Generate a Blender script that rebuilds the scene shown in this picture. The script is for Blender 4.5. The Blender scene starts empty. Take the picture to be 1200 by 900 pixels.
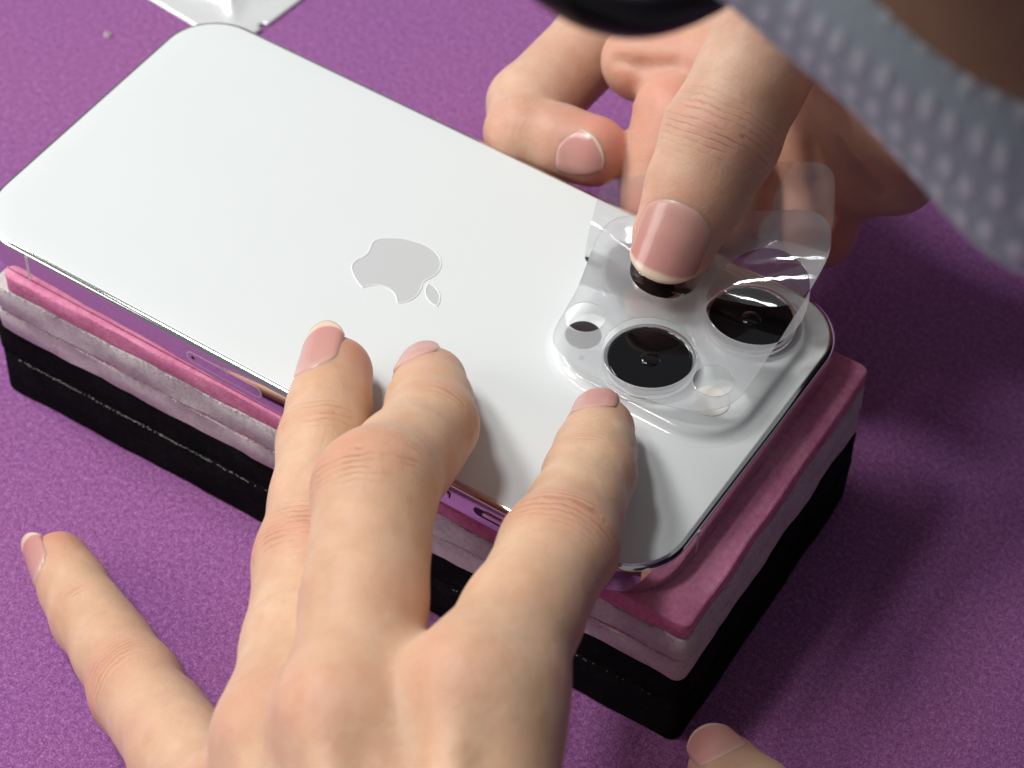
import bpy, bmesh, math, random
import numpy as np
from mathutils import Vector, Matrix

random.seed(7)
rng = np.random.default_rng(7)
SC = bpy.context.scene
COL = SC.collection
H0 = 46.0                      # height of the phone's back glass above the mat, millimetres
S = 0.001                      # all modelling below is in millimetres, glass plane at z = 0

# ------------------------------------------------------------------ camera
CAM_C = np.array([188.405, -266.531, 353.992])
CAM_R = np.array([0.83757722, 0.54574941, 0.0249394])
CAM_U = np.array([-0.43173194, 0.63323738, 0.64235345])
CAM_F = np.array([-0.33477146, 0.54878776, -0.76600266])
FPX = 2860.9
cam = bpy.data.cameras.new('camera')
cam.sensor_fit = 'HORIZONTAL'
cam.sensor_width = 36
cam.lens = 36 * FPX / 1200
cam.clip_start = 0.02
cam.clip_end = 20
cam_o = bpy.data.objects.new('camera', cam)
COL.objects.link(cam_o)
M = Matrix.Identity(4)
for i in range(3):
    M[i][0] = CAM_R[i]; M[i][1] = CAM_U[i]; M[i][2] = -CAM_F[i]
    M[i][3] = (CAM_C[i] + (H0 if i == 2 else 0)) * S
cam_o.matrix_world = M
cam.dof.use_dof = True
cam.dof.focus_distance = 0.452
cam.dof.aperture_fstop = 22
cam.dof.aperture_blades = 0
SC.camera = cam_o

def up(x, y, z):                # photograph pixel (1200 x 900) and a known height -> point
    d = CAM_F + CAM_R * (x - 600) / FPX + CAM_U * (450 - y) / FPX
    return CAM_C + d * (z - CAM_C[2]) / d[2]
def upd(x, y, dist):
    d = CAM_F + CAM_R * (x - 600) / FPX + CAM_U * (450 - y) / FPX
    return CAM_C + d / np.linalg.norm(d) * dist
def upy(x, y, Y):
    d = CAM_F + CAM_R * (x - 600) / FPX + CAM_U * (450 - y) / FPX
    return CAM_C + d * (Y - CAM_C[1]) / d[1]

# ------------------------------------------------------------------ world, lamps, exposure
W = bpy.data.worlds.new('World'); SC.world = W; W.use_nodes = True
W.node_tree.nodes['Background'].inputs[0].default_value = (0.93, 0.96, 1.0, 1)
W.node_tree.nodes['Background'].inputs[1].default_value = 0.20

def area(name, direction, dist, size, power, col, target=(40, -10, 0), size_y=None):
    l = bpy.data.lights.new(name, 'AREA'); l.energy = power; l.color = col
    l.shape = 'RECTANGLE'; l.size = size; l.size_y = size_y or size
    o = bpy.data.objects.new(name, l); COL.objects.link(o)
    d = Vector(direction).normalized(); t = Vector(target) * S + Vector((0, 0, H0 * S))
    o.location = t + d * dist
    o.rotation_euler = d.to_track_quat('Z', 'Y').to_euler()
    return o
area('ceiling_lamp', (-0.26, -0.15, 1.0), 1.25, 0.17, 6.0, (0.985, 0.99, 1.0))
area('left_ceiling_lamp', (-0.92, 0.0, 1.0), 1.3, 0.28, 7.2, (0.995, 0.99, 0.985))
area('streak_lamp', (-0.45, -0.23, 0.86), 1.25, 0.18, 2.6, (1.0, 0.99, 0.97))  # added compact lamp, placed so the film folds catch glare streaks
area('side_lamp', (-0.78, -0.58, 0.50), 1.2, 0.45, 4.2, (1.0, 0.955, 0.90))
SC.view_settings.view_transform = 'Standard'
SC.view_settings.look = 'None'
SC.view_settings.exposure = 0.0
SC.view_settings.gamma = 1.0
SC.render.engine = 'CYCLES'
SC.cycles.transparent_max_bounces = 24
SC.cycles.max_bounces = 10

# ------------------------------------------------------------------ material helpers
class N:
    def __init__(self, name):
        self.m = bpy.data.materials.new(name); self.m.use_nodes = True
        self.t = self.m.node_tree; self.t.nodes.clear()
        self.out = self.t.nodes.new('ShaderNodeOutputMaterial')
    def n(self, typ, **kw):
        nd = self.t.nodes.new('ShaderNode' + typ)
        ins = kw.pop('ins', {})
        for k, v in kw.items(): setattr(nd, k, v)
        for k, v in ins.items():
            if hasattr(v, 'is_linked') or hasattr(v, 'is_output'): self.t.links.new(v, nd.inputs[k])
            else: nd.inputs[k].default_value = v
        return nd
    def link(self, a, b): self.t.links.new(a, b)
    def math(self, op, a, b=0.0, c=0.0):
        return self.n('Math', operation=op, ins={0: a, 1: b, 2: c}).outputs[0]
    def mix(self, fac, a, b):
        return self.n('Mix', data_type='RGBA', ins={0: fac, 6: a, 7: b}).outputs[2]
    def ramp(self, fac, pts):
        r = self.n('ValToRGB', ins={0: fac}); e = r.color_ramp.elements
        while len(e) < len(pts): e.new(0.5)
        for el, (p, c) in zip(e, pts):
            el.position = p; el.color = c if len(c) == 4 else (*c, 1)
        return r.outputs[0]
    def noise(self, scale, detail=3, rough=0.55, vec=None, dist=0.0):
        ins = {'Scale': scale, 'Detail': detail, 'Roughness': rough, 'Distortion': dist}
        if vec is None: vec = self.n('TexCoord').outputs['Object']
        ins['Vector'] = vec
        return self.n('TexNoise', ins=ins).outputs[0]
    def bsdf(self, **ins):
        return self.n('BsdfPrincipled', ins=ins)
    def bump(self, h, strength, dist, normal=None):
        ins = {'Height': h, 'Strength': strength, 'Distance': dist}
        if normal is not None: ins['Normal'] = normal
        return self.n('Bump', ins=ins).outputs[0]
    def done(self, sh):
        self.link(sh if hasattr(sh, 'is_output') else sh.outputs[0], self.out.inputs[0]); return self.m

def c4(r, g, b): return (r, g, b, 1.0)

def mat_felt():
    k = N('purple_felt')
    a = k.noise(2300, 3, 0.7); b = k.noise(900, 3, 0.65); c = k.noise(14, 3, 0.6); w = k.noise(55, 3, 0.6)
    f = k.math('ADD', k.math('MULTIPLY', a, 0.62), k.math('MULTIPLY', b, 0.38))
    col = k.ramp(f, [(0.33, (0.165, 0.048, 0.165)), (0.5, (0.34, 0.114, 0.325)), (0.66, (0.58, 0.27, 0.555))])
    tint = k.ramp(c, [(0.3, (0.88, 0.9, 1.0)), (0.7, (1.0, 0.97, 0.95))])
    col = k.n('Mix', data_type='RGBA', blend_type='MULTIPLY', ins={0: 1.0, 6: col, 7: tint}).outputs[2]
    h = k.math('ADD', k.math('MULTIPLY', a, 1.0), k.math('MULTIPLY', b, 0.8))
    nb = k.bump(h, 0.7, 0.0006)
    nb = k.bump(w, 0.12, 0.002, nb)
    return k.done(k.bsdf(**{'Base Color': col, 'Roughness': 0.9, 'Normal': nb, 'Sheen Weight': 0.25, 'Sheen Roughness': 0.5,
                            'Sheen Tint': c4(0.9, 0.6, 0.95), 'Specular IOR Level': 0.15}))

def mat_foam(name, base, dark, light, fleck=None, scale=900, rough=0.95):
    k = N(name)
    a = k.noise(scale, 4, 0.7); b = k.noise(120, 3, 0.6)
    f = k.math('ADD', k.math('MULTIPLY', a, 0.6), k.math('MULTIPLY', b, 0.4))
    col = k.ramp(f, [(0.35, dark), (0.5, base), (0.66, light)])
    if fleck:
        v = k.noise(1300, 2, 0.6)
        m = k.ramp(v, [(0.68, (0, 0, 0)), (0.74, (1, 1, 1))])
        col = k.mix(m, col, c4(*fleck))
    nb = k.bump(k.noise(2400, 3, 0.7), 0.6, 0.0004)
    nb = k.bump(b, 0.10, 0.002, nb)
    return k.done(k.bsdf(**{'Base Color': col, 'Roughness': rough, 'Normal': nb, 'Sheen Weight': 0.0, 'Specular IOR Level': 0.08}))

def mat_plain(name, col, rough=0.5, metal=0.0, spec=0.5, coat=0.0, bump=None):
    k = N(name)
    ins = {'Base Color': c4(*col), 'Roughness': rough, 'Metallic': metal, 'Specular IOR Level': spec, 'Coat Weight': coat, 'Coat Roughness': 0.05}
    if bump: ins['Normal'] = k.bump(k.noise(bump[0], 3), bump[1], bump[2])
    return k.done(k.bsdf(**ins))

def mat_glassback():
    k = N('frosted_white_glass')
    a = k.noise(2600, 2, 0.5); s = k.noise(45, 4, 0.6)
    r = k.ramp(s, [(0.35, (0.36, 0.36, 0.36)), (0.7, (0.44, 0.44, 0.44))])
    return k.done(k.bsdf(**{'Base Color': c4(0.72, 0.752, 0.742), 'Roughness': r, 'Specular IOR Level': 0.45,
                            'Normal': k.bump(a, 0.12, 0.0002)}))

def mat_film(name, milk, rough, gloss):
    k = N(name)
    lw = k.n('LayerWeight', ins={'Blend': 0.32})
    fac = k.math('MULTIPLY_ADD', lw.outputs['Fresnel'], gloss, 0.02)
    tr = k.n('BsdfTransparent', ins={'Color': c4(0.97, 0.975, 0.98)})
    df = k.n('BsdfDiffuse', ins={'Color': c4(0.97, 0.975, 0.985)})
    tl = k.n('BsdfTranslucent', ins={'Color': c4(0.97, 0.975, 0.985)})
    m1 = k.n('MixShader', ins={0: 0.45, 1: df.outputs[0], 2: tl.outputs[0]})
    m2 = k.n('MixShader', ins={0: milk, 1: tr.outputs[0], 2: m1.outputs[0]})
    gl = k.n('BsdfGlossy', ins={'Color': c4(1, 1, 1), 'Roughness': rough})
    m3 = k.n('MixShader', ins={0: fac, 1: m2.outputs[0], 2: gl.outputs[0]})
    return k.done(m3)

def mat_skin(name, hi, lo, red, crease=1.0):
    k = N(name)
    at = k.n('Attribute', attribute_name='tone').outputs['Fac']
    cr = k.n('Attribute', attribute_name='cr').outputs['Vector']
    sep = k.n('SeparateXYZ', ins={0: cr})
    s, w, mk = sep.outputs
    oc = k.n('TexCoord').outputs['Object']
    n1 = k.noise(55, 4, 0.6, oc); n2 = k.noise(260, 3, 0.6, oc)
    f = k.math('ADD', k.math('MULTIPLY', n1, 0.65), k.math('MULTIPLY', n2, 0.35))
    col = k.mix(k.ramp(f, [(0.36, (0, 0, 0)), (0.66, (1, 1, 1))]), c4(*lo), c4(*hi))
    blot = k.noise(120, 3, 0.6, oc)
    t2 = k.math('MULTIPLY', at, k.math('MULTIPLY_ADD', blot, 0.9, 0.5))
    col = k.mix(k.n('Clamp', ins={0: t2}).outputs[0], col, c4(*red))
    mot = k.ramp(k.noise(34, 4, 0.65, oc), [(0.45, (0, 0, 0)), (0.70, (1, 1, 1))])
    col = k.mix(k.math('MULTIPLY', mot, 0.30), col, c4(*red))
    ve = k.n('TexNoise', ins={'Vector': oc, 'Scale': 30.0, 'Detail': 1.5, 'Roughness': 0.4, 'Distortion': 0.6}).outputs[0]
    vm = k.ramp(k.math('ABSOLUTE', k.math('SUBTRACT', ve, 0.5)), [(0.0, (1, 1, 1)), (0.022, (0, 0, 0))])
    col = k.mix(k.math('MULTIPLY', vm, 0.10), col, c4(lo[0] * .62, lo[1] * .78, lo[2] * .95))
    # crease pattern across the joints: distance along the finger distorted by noise
    wob = k.noise(85, 4, 0.62, oc)
    ph = k.math('ADD', s, k.math('MULTIPLY', k.math('SUBTRACT', wob, 0.5), 3.0))
    line = k.math('SINE', k.math('MULTIPLY', ph, 4.6))
    line = k.math('POWER', k.math('MULTIPLY_ADD', line, 0.5, 0.5), 5.0)
    brk = k.ramp(k.noise(180, 2, 0.5, oc), [(0.40, (0.1, 0.1, 0.1)), (0.60, (1, 1, 1))])
    cre = k.math('MULTIPLY', k.math('MULTIPLY', line, mk), brk)
    col = k.mix(k.math('MULTIPLY', cre, 0.42 * crease), col, c4(red[0] * 0.62, red[1] * 0.6, red[2] * 0.55))
    # fine skin lines
    vo = k.n('TexVoronoi', feature='DISTANCE_TO_EDGE', ins={'Vector': oc, 'Scale': 900.0, 'Randomness': 1.0}).outputs[0]
    cell = k.ramp(vo, [(0.0, (0, 0, 0)), (0.25, (1, 1, 1))])
    fine = k.noise(1500, 3, 0.6, oc)
    h = k.math('ADD', k.math('MULTIPLY', cell, 0.16), k.math('MULTIPLY', fine, 0.6))
    nb = k.bump(h, 0.36, 0.0003)
    nb = k.bump(k.noise(330, 3, 0.6, oc), 0.22, 0.0008, nb)
    nb = k.bump(k.math('MULTIPLY', cre, -1.0), 0.55 * crease, 0.0007, nb)
    rg = k.math('MULTIPLY_ADD', fine, 0.16, 0.40)
    return k.done(k.bsdf(**{'Base Color': col, 'Roughness': rg, 'Specular IOR Level': 0.38, 'Normal': nb,
                            'Subsurface Weight': 1.0, 'Subsurface Radius': (1.0, 0.34, 0.18), 'Subsurface Scale': 0.0030}))

def mat_nail(name):
    k = N(name)
    uv = k.n('Attribute', attribute_name='nuv').outputs['Vector']
    sep = k.n('SeparateXYZ', ins={0: uv}); u = sep.outputs[0]; v = sep.outputs[1]; lim = sep.outputs[2]
    nz = k.noise(300, 3, 0.6)
    uu = k.math('ADD', u, k.math('MULTIPLY', k.math('SUBTRACT', nz, 0.5), 0.03))
    bed = k.ramp(uu, [(0.0, (0.68, 0.42, 0.35)), (0.22, (0.60, 0.325, 0.28)), (0.75, (0.57, 0.28, 0.245))])
    free = k.math('GREATER_THAN', uu, lim)
    free = k.n('MapRange', ins={0: k.math('SUBTRACT', uu, lim), 1: -0.02, 2: 0.025, 3: 0.0, 4: 1.0}).outputs[0]
    col = k.mix(free, bed, c4(0.72, 0.58, 0.45))
    st = k.math('SINE', k.math('MULTIPLY', v, 55.0))
    nb = k.bump(k.math('ADD', k.math('MULTIPLY', st, 0.05), k.noise(250, 2)), 0.10, 0.0004)
    return k.done(k.bsdf(**{'Base Color': col, 'Roughness': 0.24, 'Specular IOR Level': 0.5, 'Normal': nb,
                            'Subsurface Weight': 0.5, 'Subsurface Radius': (1.0, 0.4, 0.25), 'Subsurface Scale': 0.001}))

MAT = {}
def mats():
    M = MAT
    M['felt'] = mat_felt()
    M['pink'] = mat_foam('pink_foam', (0.70, 0.24, 0.39), (0.58, 0.17, 0.30), (0.78, 0.33, 0.47))
    M['grey'] = mat_foam('grey_foam', (0.60, 0.55, 0.55), (0.49, 0.44, 0.445), (0.70, 0.65, 0.65), fleck=(0.72, 0.66, 0.66))
    M['lilac'] = mat_foam('lilac_foam', (0.62, 0.54, 0.56), (0.51, 0.41, 0.44), (0.70, 0.62, 0.64), fleck=(0.6, 0.3, 0.4))
    M['black'] = mat_foam('black_foam', (0.006, 0.006, 0.007), (0.003, 0.003, 0.0035), (0.013, 0.013, 0.014))
    M['fuzz'] = mat_foam('pale_fuzz', (0.60, 0.50, 0.52), (0.4, 0.3, 0.33), (0.75, 0.66, 0.68))
    M['thread'] = mat_foam('lint_thread', (0.30, 0.28, 0.25), (0.15, 0.14, 0.12), (0.45, 0.42, 0.38))
    M['glassback'] = mat_glassback()
    M['steel'] = mat_plain('polished_steel_frame', (0.80, 0.79, 0.78), 0.07, 1.0)
    M['steelring'] = mat_plain('polished_lens_ring', (0.86, 0.86, 0.86), 0.14, 1.0)
    M['bumpglass'] = mat_plain('glossy_white_glass', (0.74, 0.77, 0.765), 0.10, 0.0, 0.5)
    M['logo'] = mat_plain('polished_logo', (0.655, 0.67, 0.665), 0.16, 0.15, 0.5)
    M['logoedge'] = mat_plain('logo_edge', (0.86, 0.88, 0.87), 0.25)
    M['lensblack'] = mat_plain('lens_black', (0.004, 0.004, 0.005), 0.04, 0.0, 0.5)
    M['lensinner'] = mat_plain('lens_inner', (0.012, 0.011, 0.012), 0.25, 0.0, 0.5)
    M['sensor'] = mat_plain('dark_sensor_glass', (0.035, 0.028, 0.03), 0.12)
    M['flash'] = mat_plain('flash_diffuser', (0.86, 0.84, 0.76), 0.25)
    M['mic'] = mat_plain('microphone_mesh', (0.42, 0.41, 0.41), 0.5)
    M['slot'] = mat_plain('slot_dark', (0.01, 0.009, 0.01), 0.4)
    M['band'] = mat_plain('antenna_band', (0.62, 0.60, 0.60), 0.5)
    M['film'] = mat_film('milky_film', 0.27, 0.05, 0.8)
    M['liner'] = mat_film('clear_liner', 0.02, 0.06, 1.6)
    M['filmedge'] = mat_film('film_cut_edge', 0.6, 0.2, 1.5)
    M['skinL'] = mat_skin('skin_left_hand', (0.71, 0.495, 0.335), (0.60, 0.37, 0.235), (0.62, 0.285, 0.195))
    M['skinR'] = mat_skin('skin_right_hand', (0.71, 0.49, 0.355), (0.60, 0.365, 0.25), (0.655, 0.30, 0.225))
    M['skinF'] = mat_skin('skin_face_shaded', (0.25, 0.18, 0.09), (0.21, 0.145, 0.072), (0.24, 0.13, 0.07), 0.0)  # darker than the hands: the cheek's shade is put into this colour
    M['nail'] = mat_nail('fingernail')
    M['foil'] = mat_plain('white_foil', (0.80, 0.81, 0.81), 0.28, 0.25, 0.6, bump=(900, 0.25, 0.0004))
    M['glasses'] = mat_plain('black_acetate', (0.012, 0.011, 0.010), 0.25)
    M['shirt'] = mat_foam('dark_knit', (0.03, 0.03, 0.036), (0.02, 0.02, 0.024), (0.045, 0.045, 0.05), scale=400)
    M['hair'] = mat_plain('black_hair', (0.012, 0.010, 0.009), 0.45, bump=(700, 0.6, 0.002))
    M['lint'] = mat_plain('lint', (0.75, 0.7, 0.66), 0.8)
    # face mask cloth: woven non-woven cloth with rows of pale pressed dots
    k = N('mask_cloth')
    uv = k.n('Attribute', attribute_name='muv').outputs['Vector']
    sc = k.n('VectorMath', operation='SCALE', ins={0: uv, 3: 1.0})
    vo = k.n('TexVoronoi', voronoi_dimensions='2D', ins={'Vector': sc.outputs[0], 'Scale': 1.0, 'Randomness': 0.25})
    dot = k.ramp(vo.outputs['Distance'], [(0.16, (1, 1, 1)), (0.38, (0, 0, 0))])
    nz = k.noise(1500, 3, 0.7)
    base = k.ramp(nz, [(0.3, (0.52, 0.66, 0.68)), (0.7, (0.62, 0.76, 0.78))])
    col = k.mix(k.math('MULTIPLY', dot, 1.0), base, c4(0.88, 0.99, 1.0))
    nb = k.bump(dot, 0.6, 0.0006); nb = k.bump(nz, 0.4, 0.0005, nb)
    pr = k.bsdf(**{'Base Color': col, 'Roughness': 0.9, 'Normal': nb, 'Specular IOR Level': 0.15})
    tl = k.n('BsdfTranslucent', ins={'Color': col})
    mx = k.n('MixShader', ins={0: 0.45, 1: pr.outputs[0], 2: tl.outputs[0]})
    M['mask'] = k.done(mx)
    M['maskhem'] = mat_plain('mask_hem', (0.86, 0.84, 0.84), 0.9, bump=(900, 0.4, 0.0006))
mats()

# ------------------------------------------------------------------ mesh helpers
def tag(o, label=None, cat=None, group=None, kind=None):
    if label: o['label'] = label
    if cat: o['category'] = cat
    if group: o['group'] = group
    if kind: o['kind'] = kind
    return o

def raw(name, V, Fq, mats_, parent=None, smooth=True, mm=True, loc=None, attrs=None):
    me = bpy.data.meshes.new(name)
    V = np.asarray(V, dtype=np.float64)
    if mm: V = (V + np.array([0, 0, H0])) * S
    if loc is not None: V = V - np.asarray(loc)
    if isinstance(Fq, np.ndarray):
        n, c = Fq.shape
        me.vertices.add(len(V)); me.vertices.foreach_set('co', V.astype(np.float32).ravel())
        me.loops.add(n * c); me.loops.foreach_set('vertex_index', Fq.astype(np.int32).ravel())
        me.polygons.add(n); me.polygons.foreach_set('loop_start', (np.arange(n) * c).astype(np.int32))
        me.polygons.foreach_set('loop_total', np.full(n, c, np.int32))
        me.update(calc_edges=True)
    else:
        me.from_pydata([tuple(v) for v in V], [], [tuple(f) for f in Fq])
    me.validate()
    if attrs:
        for an, (typ, data) in attrs.items():
            a = me.attributes.new(an, typ, 'POINT')
            a.data.foreach_set('value' if typ == 'FLOAT' else 'vector', np.asarray(data, np.float32).ravel())
    for m in (mats_ if isinstance(mats_, (list, tuple)) else [mats_]):
        me.materials.append(MAT[m] if isinstance(m, str) else m)
    if smooth: me.polygons.foreach_set('use_smooth', [True] * len(me.polygons))
    o = bpy.data.objects.new(name, me); COL.objects.link(o)
    if parent is not None:
        o.parent = parent
        pl = Vector((0, 0, 0)); q = parent
        while q is not None: pl += q.location; q = q.parent
        o.location = -pl
    return o

def empty(name, loc):
    o = bpy.data.objects.new(name, None); COL.objects.link(o)
    o.location = ((loc[0]) * S, loc[1] * S, (loc[2] + H0) * S); o.empty_display_size = 0.01
    return o

def rrect(x0, x1, y0, y1, r, n=10, edge=0):
    pts = []
    def corner(cx, cy, a0):
        for i in range(n + 1):
            a = a0 + (math.pi / 2) * i / n
            pts.append((cx + r * math.cos(a), cy + r * math.sin(a)))
    corner(x1 - r, y0 + r, -math.pi / 2); corner(x1 - r, y1 - r, 0)
    corner(x0 + r, y1 - r, math.pi / 2); corner(x0 + r, y0 + r, math.pi)
    if edge:
        out = []
        for i, p in enumerate(pts):
            q = pts[(i + 1) % len(pts)]; out.append(p)
            L = math.hypot(q[0] - p[0], q[1] - p[1]); m = int(L / edge)
            for j in range(1, m): out.append((p[0] + (q[0] - p[0]) * j / m, p[1] + (q[1] - p[1]) * j / m))
        pts = out
    return pts

def rings(outlines, cap0=True, cap1=True):
    n = len(outlines[0]); V = []; F = []
    for o in outlines: V += o
    for k in range(len(outlines) - 1):
        for i in range(n):
            j = (i + 1) % n
            F.append((k * n + i, k * n + j, (k + 1) * n + j, (k + 1) * n + i))
    if cap1: F.append(tuple(range((len(outlines) - 1) * n, len(outlines) * n)))
    if cap0: F.append(tuple(reversed(range(0, n))))
    return V, F

def rr_sweep(x0, x1, y0, y1, r, prof, n=12, cap0=True, cap1=True):
    outs = []
    for ins, z in prof:
        outs.append([(x, y, z) for x, y in rrect(x0 + ins, x1 - ins, y0 + ins, y1 - ins, max(r - ins, 0.05), n)])
    return rings(outs, cap0, cap1)

def lathe(cx, cy, prof, n=64, cap0=True, cap1=True):
    outs = [[(cx + r * math.cos(2 * math.pi * i / n), cy + r * math.sin(2 * math.pi * i / n), z) for i in range(n)] for r, z in prof]
    return rings(outs, cap0, cap1)

def autosmooth(o, ang=35):
    me = o.data
    bm = bmesh.new(); bm.from_mesh(me)
    for e in bm.edges:
        if len(e.link_faces) == 2 and e.calc_face_angle(0) > math.radians(ang): e.smooth = False
    bm.to_mesh(me); bm.free()
    return o

def tube(path, rad, n=12, closed=False):
    P = np.asarray(path, float); m = len(P); V = []; F = []
    R = np.full(m, rad) if np.isscalar(rad) else np.asarray(rad)
    prev = None
    for i in range(m):
        if closed: t = P[(i + 1) % m] - P[i - 1]
        else: t = P[min(i + 1, m - 1)] - P[max(i - 1, 0)]
        t = t / np.linalg.norm(t)
        a = prev if prev is not None else (np.array([0, 0, 1.0]) if abs(t[2]) < 0.9 else np.array([1.0, 0, 0]))
        a = a - t * (a @ t); a /= np.linalg.norm(a); prev = a; b = np.cross(t, a)
        for j in range(n):
            th = 2 * math.pi * j / n
            V.append(P[i] + R[i] * (a * math.cos(th) + b * math.sin(th)))
    for i in range(m if closed else m - 1):
        for j in range(n):
            i2 = (i + 1) % m; j2 = (j + 1) % n
            F.append((i * n + j, i * n + j2, i2 * n + j2, i2 * n + j))
    if not closed:
        F.append(tuple(reversed(range(n)))); F.append(tuple(range((m - 1) * n, m * n)))
    return V, F

# ------------------------------------------------------------------ signed-distance bodies (one continuous skin per body)
class SDF:
    def __init__(self): self.pr = []
    def cap(self, a, b, ra, rb, k=3.0, n=None, fl=1.0):
        self.pr.append(('c', np.asarray(a, float), np.asarray(b, float), ra, rb, k, None if n is None else np.asarray(n, float), fl))
    def ball(self, c, r, k=3.0): self.cap(c, np.asarray(c, float) + 1e-3, r, r, k)
    def ell(self, c, axes, rad, k=3.0):
        self.pr.append(('e', np.asarray(c, float), np.asarray(axes, float), np.asarray(rad, float), None, k, None, 1.0))
    def cut(self, a, b, ra, rb, k=1.0):
        self.pr.append(('s', np.asarray(a, float), np.asarray(b, float), ra, rb, k, None, 1.0))
    def one(self, p, P):
        if p[0] == 'e':
            q = (P - p[1]) @ p[2].T
            k0 = np.sqrt(((q / p[3]) ** 2).sum(-1)) + 1e-9
            k1 = np.sqrt(((q / p[3] ** 2) ** 2).sum(-1)) + 1e-9
            return k0 * (k0 - 1) / k1
        a, b, ra, rb = p[1], p[2], p[3], p[4]
        ba = b - a; q = P - a
        t = np.clip((q @ ba) / (ba @ ba), 0, 1)
        q = q - t[..., None] * ba
        d2 = (q * q).sum(-1)
        if p[6] is not None:
            dn = q @ p[6]; d2 = d2 - dn * dn + (dn / p[7]) ** 2
        return np.sqrt(np.maximum(d2, 0)) - (ra + (rb - ra) * t)
    def comb(self, F, d, p):
        k = p[5]
        if p[0] == 's':
            h = np.maximum(k - np.abs(F + d), 0) / k
            return np.maximum(F, -d) + h * h * k * 0.25
        h = np.maximum(k - np.abs(F - d), 0) / k
        return np.minimum(F, d) - h * h * k * 0.25
    def at(self, P):
        F = np.full(P.shape[:-1], 50.0)
        for p in self.pr: F = self.comb(F, self.one(p, P), p)
        return F
    def mesh(self, lo, hi, h):
        lo = np.asarray(lo, float); n = np.ceil((np.asarray(hi) - lo) / h).astype(int) + 1
        ax = [lo[i] + h * np.arange(n[i]) for i in range(3)]
        F = np.full(n, 50.0, np.float32)
        for p in self.pr:
            if p[0] == 'e':
                R = p[3].max(); b0, b1 = p[1] - R, p[1] + R
            else:
                R = max(p[3], p[4]) * max(1.0, p[7]); b0 = np.minimum(p[1], p[2]) - R; b1 = np.maximum(p[1], p[2]) + R
            pad = p[5] + 2.5 * h
            i0 = np.clip(np.floor((b0 - pad - lo) / h).astype(int), 0, n); i1 = np.clip(np.ceil((b1 + pad - lo) / h).astype(int) + 1, 0, n)
            if (i1 <= i0).any(): continue
            sl = tuple(slice(a, b) for a, b in zip(i0, i1))
            G = np.stack(np.meshgrid(*[ax[i][sl[i]] for i in range(3)], indexing='ij'), -1).astype(np.float32)
            F[sl] = self.comb(F[sl], self.one(p, G), p)
        # closed at the box faces
        F[0] = F[-1] = 1; F[:, 0] = F[:, -1] = 1; F[:, :, 0] = F[:, :, -1] = 1
        return nets(F, lo, h)

def nets(F, lo, h):
    s = F < 0
    c = np.zeros(np.array(F.shape) - 1, np.int8)
    offs = [(i, j, k) for i in (0, 1) for j in (0, 1) for k in (0, 1)]
    sh = c.shape
    for o in offs: c += s[o[0]:o[0] + sh[0], o[1]:o[1] + sh[1], o[2]:o[2] + sh[2]]
    act = (c > 0) & (c < 8)
    I = np.argwhere(act)
    idx = np.full(sh, -1, np.int32); idx[act] = np.arange(len(I))
    cv = {o: F[I[:, 0] + o[0], I[:, 1] + o[1], I[:, 2] + o[2]] for o in offs}
    acc = np.zeros((len(I), 3)); cnt = np.zeros(len(I))
    for a in range(3):
        for o in offs:
            if o[a]: continue
            o2 = list(o); o2[a] = 1; o2 = tuple(o2)
            fa, fb = cv[o], cv[o2]; cr = (fa < 0) != (fb < 0)
            t = np.where(cr, fa / np.where(cr, fa - fb, 1), 0)
            pt = np.tile(np.array(o, float), (len(I), 1)); pt[:, a] = t
            acc[cr] += pt[cr]; cnt[cr] += 1
    V = lo + h * (I + acc / cnt[:, None])
    Q = []
    for a in range(3):
        b, d = (a + 1) % 3, (a + 2) % 3
        sl0 = [slice(1, -1)] * 3; sl1 = [slice(1, -1)] * 3
        sl0[a] = slice(0, -1); sl1[a] = slice(1, None)
        A = s[tuple(sl0)]; B = s[tuple(sl1)]
        for flip, msk in ((False, A & ~B), (True, ~A & B)):
            J = np.argwhere(msk)
            if not len(J): continue
            J[:, b] += 1; J[:, d] += 1
            def cell(db, dd):
                K = J.copy(); K[:, b] -= db; K[:, d] -= dd
                return idx[K[:, 0], K[:, 1], K[:, 2]]
            q = np.stack([cell(1, 1), cell(0, 1), cell(0, 0), cell(1, 0)], 1)
            Q.append(q[:, ::-1] if flip else q)
    Q = np.concatenate(Q)
    Q = Q[(Q >= 0).all(1)]
    # light Laplacian smoothing (volume kept by a negative second step)
    E = np.concatenate([Q[:, [0, 1]], Q[:, [1, 2]], Q[:, [2, 3]], Q[:, [3, 0]]])
    deg = np.bincount(E.ravel(), minlength=len(V)).astype(float)[:, None]
    for lam in (0.5, -0.52, 0.5, -0.52):
        acc = np.zeros_like(V)
        for ax_ in range(3):
            acc[:, ax_] = np.bincount(E[:, 0], V[E[:, 1], ax_], len(V)) + np.bincount(E[:, 1], V[E[:, 0], ax_], len(V))
        V = V + lam * (acc / deg - V)
    return V, Q

def unit(v): v = np.asarray(v, float); return v / np.linalg.norm(v)

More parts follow.
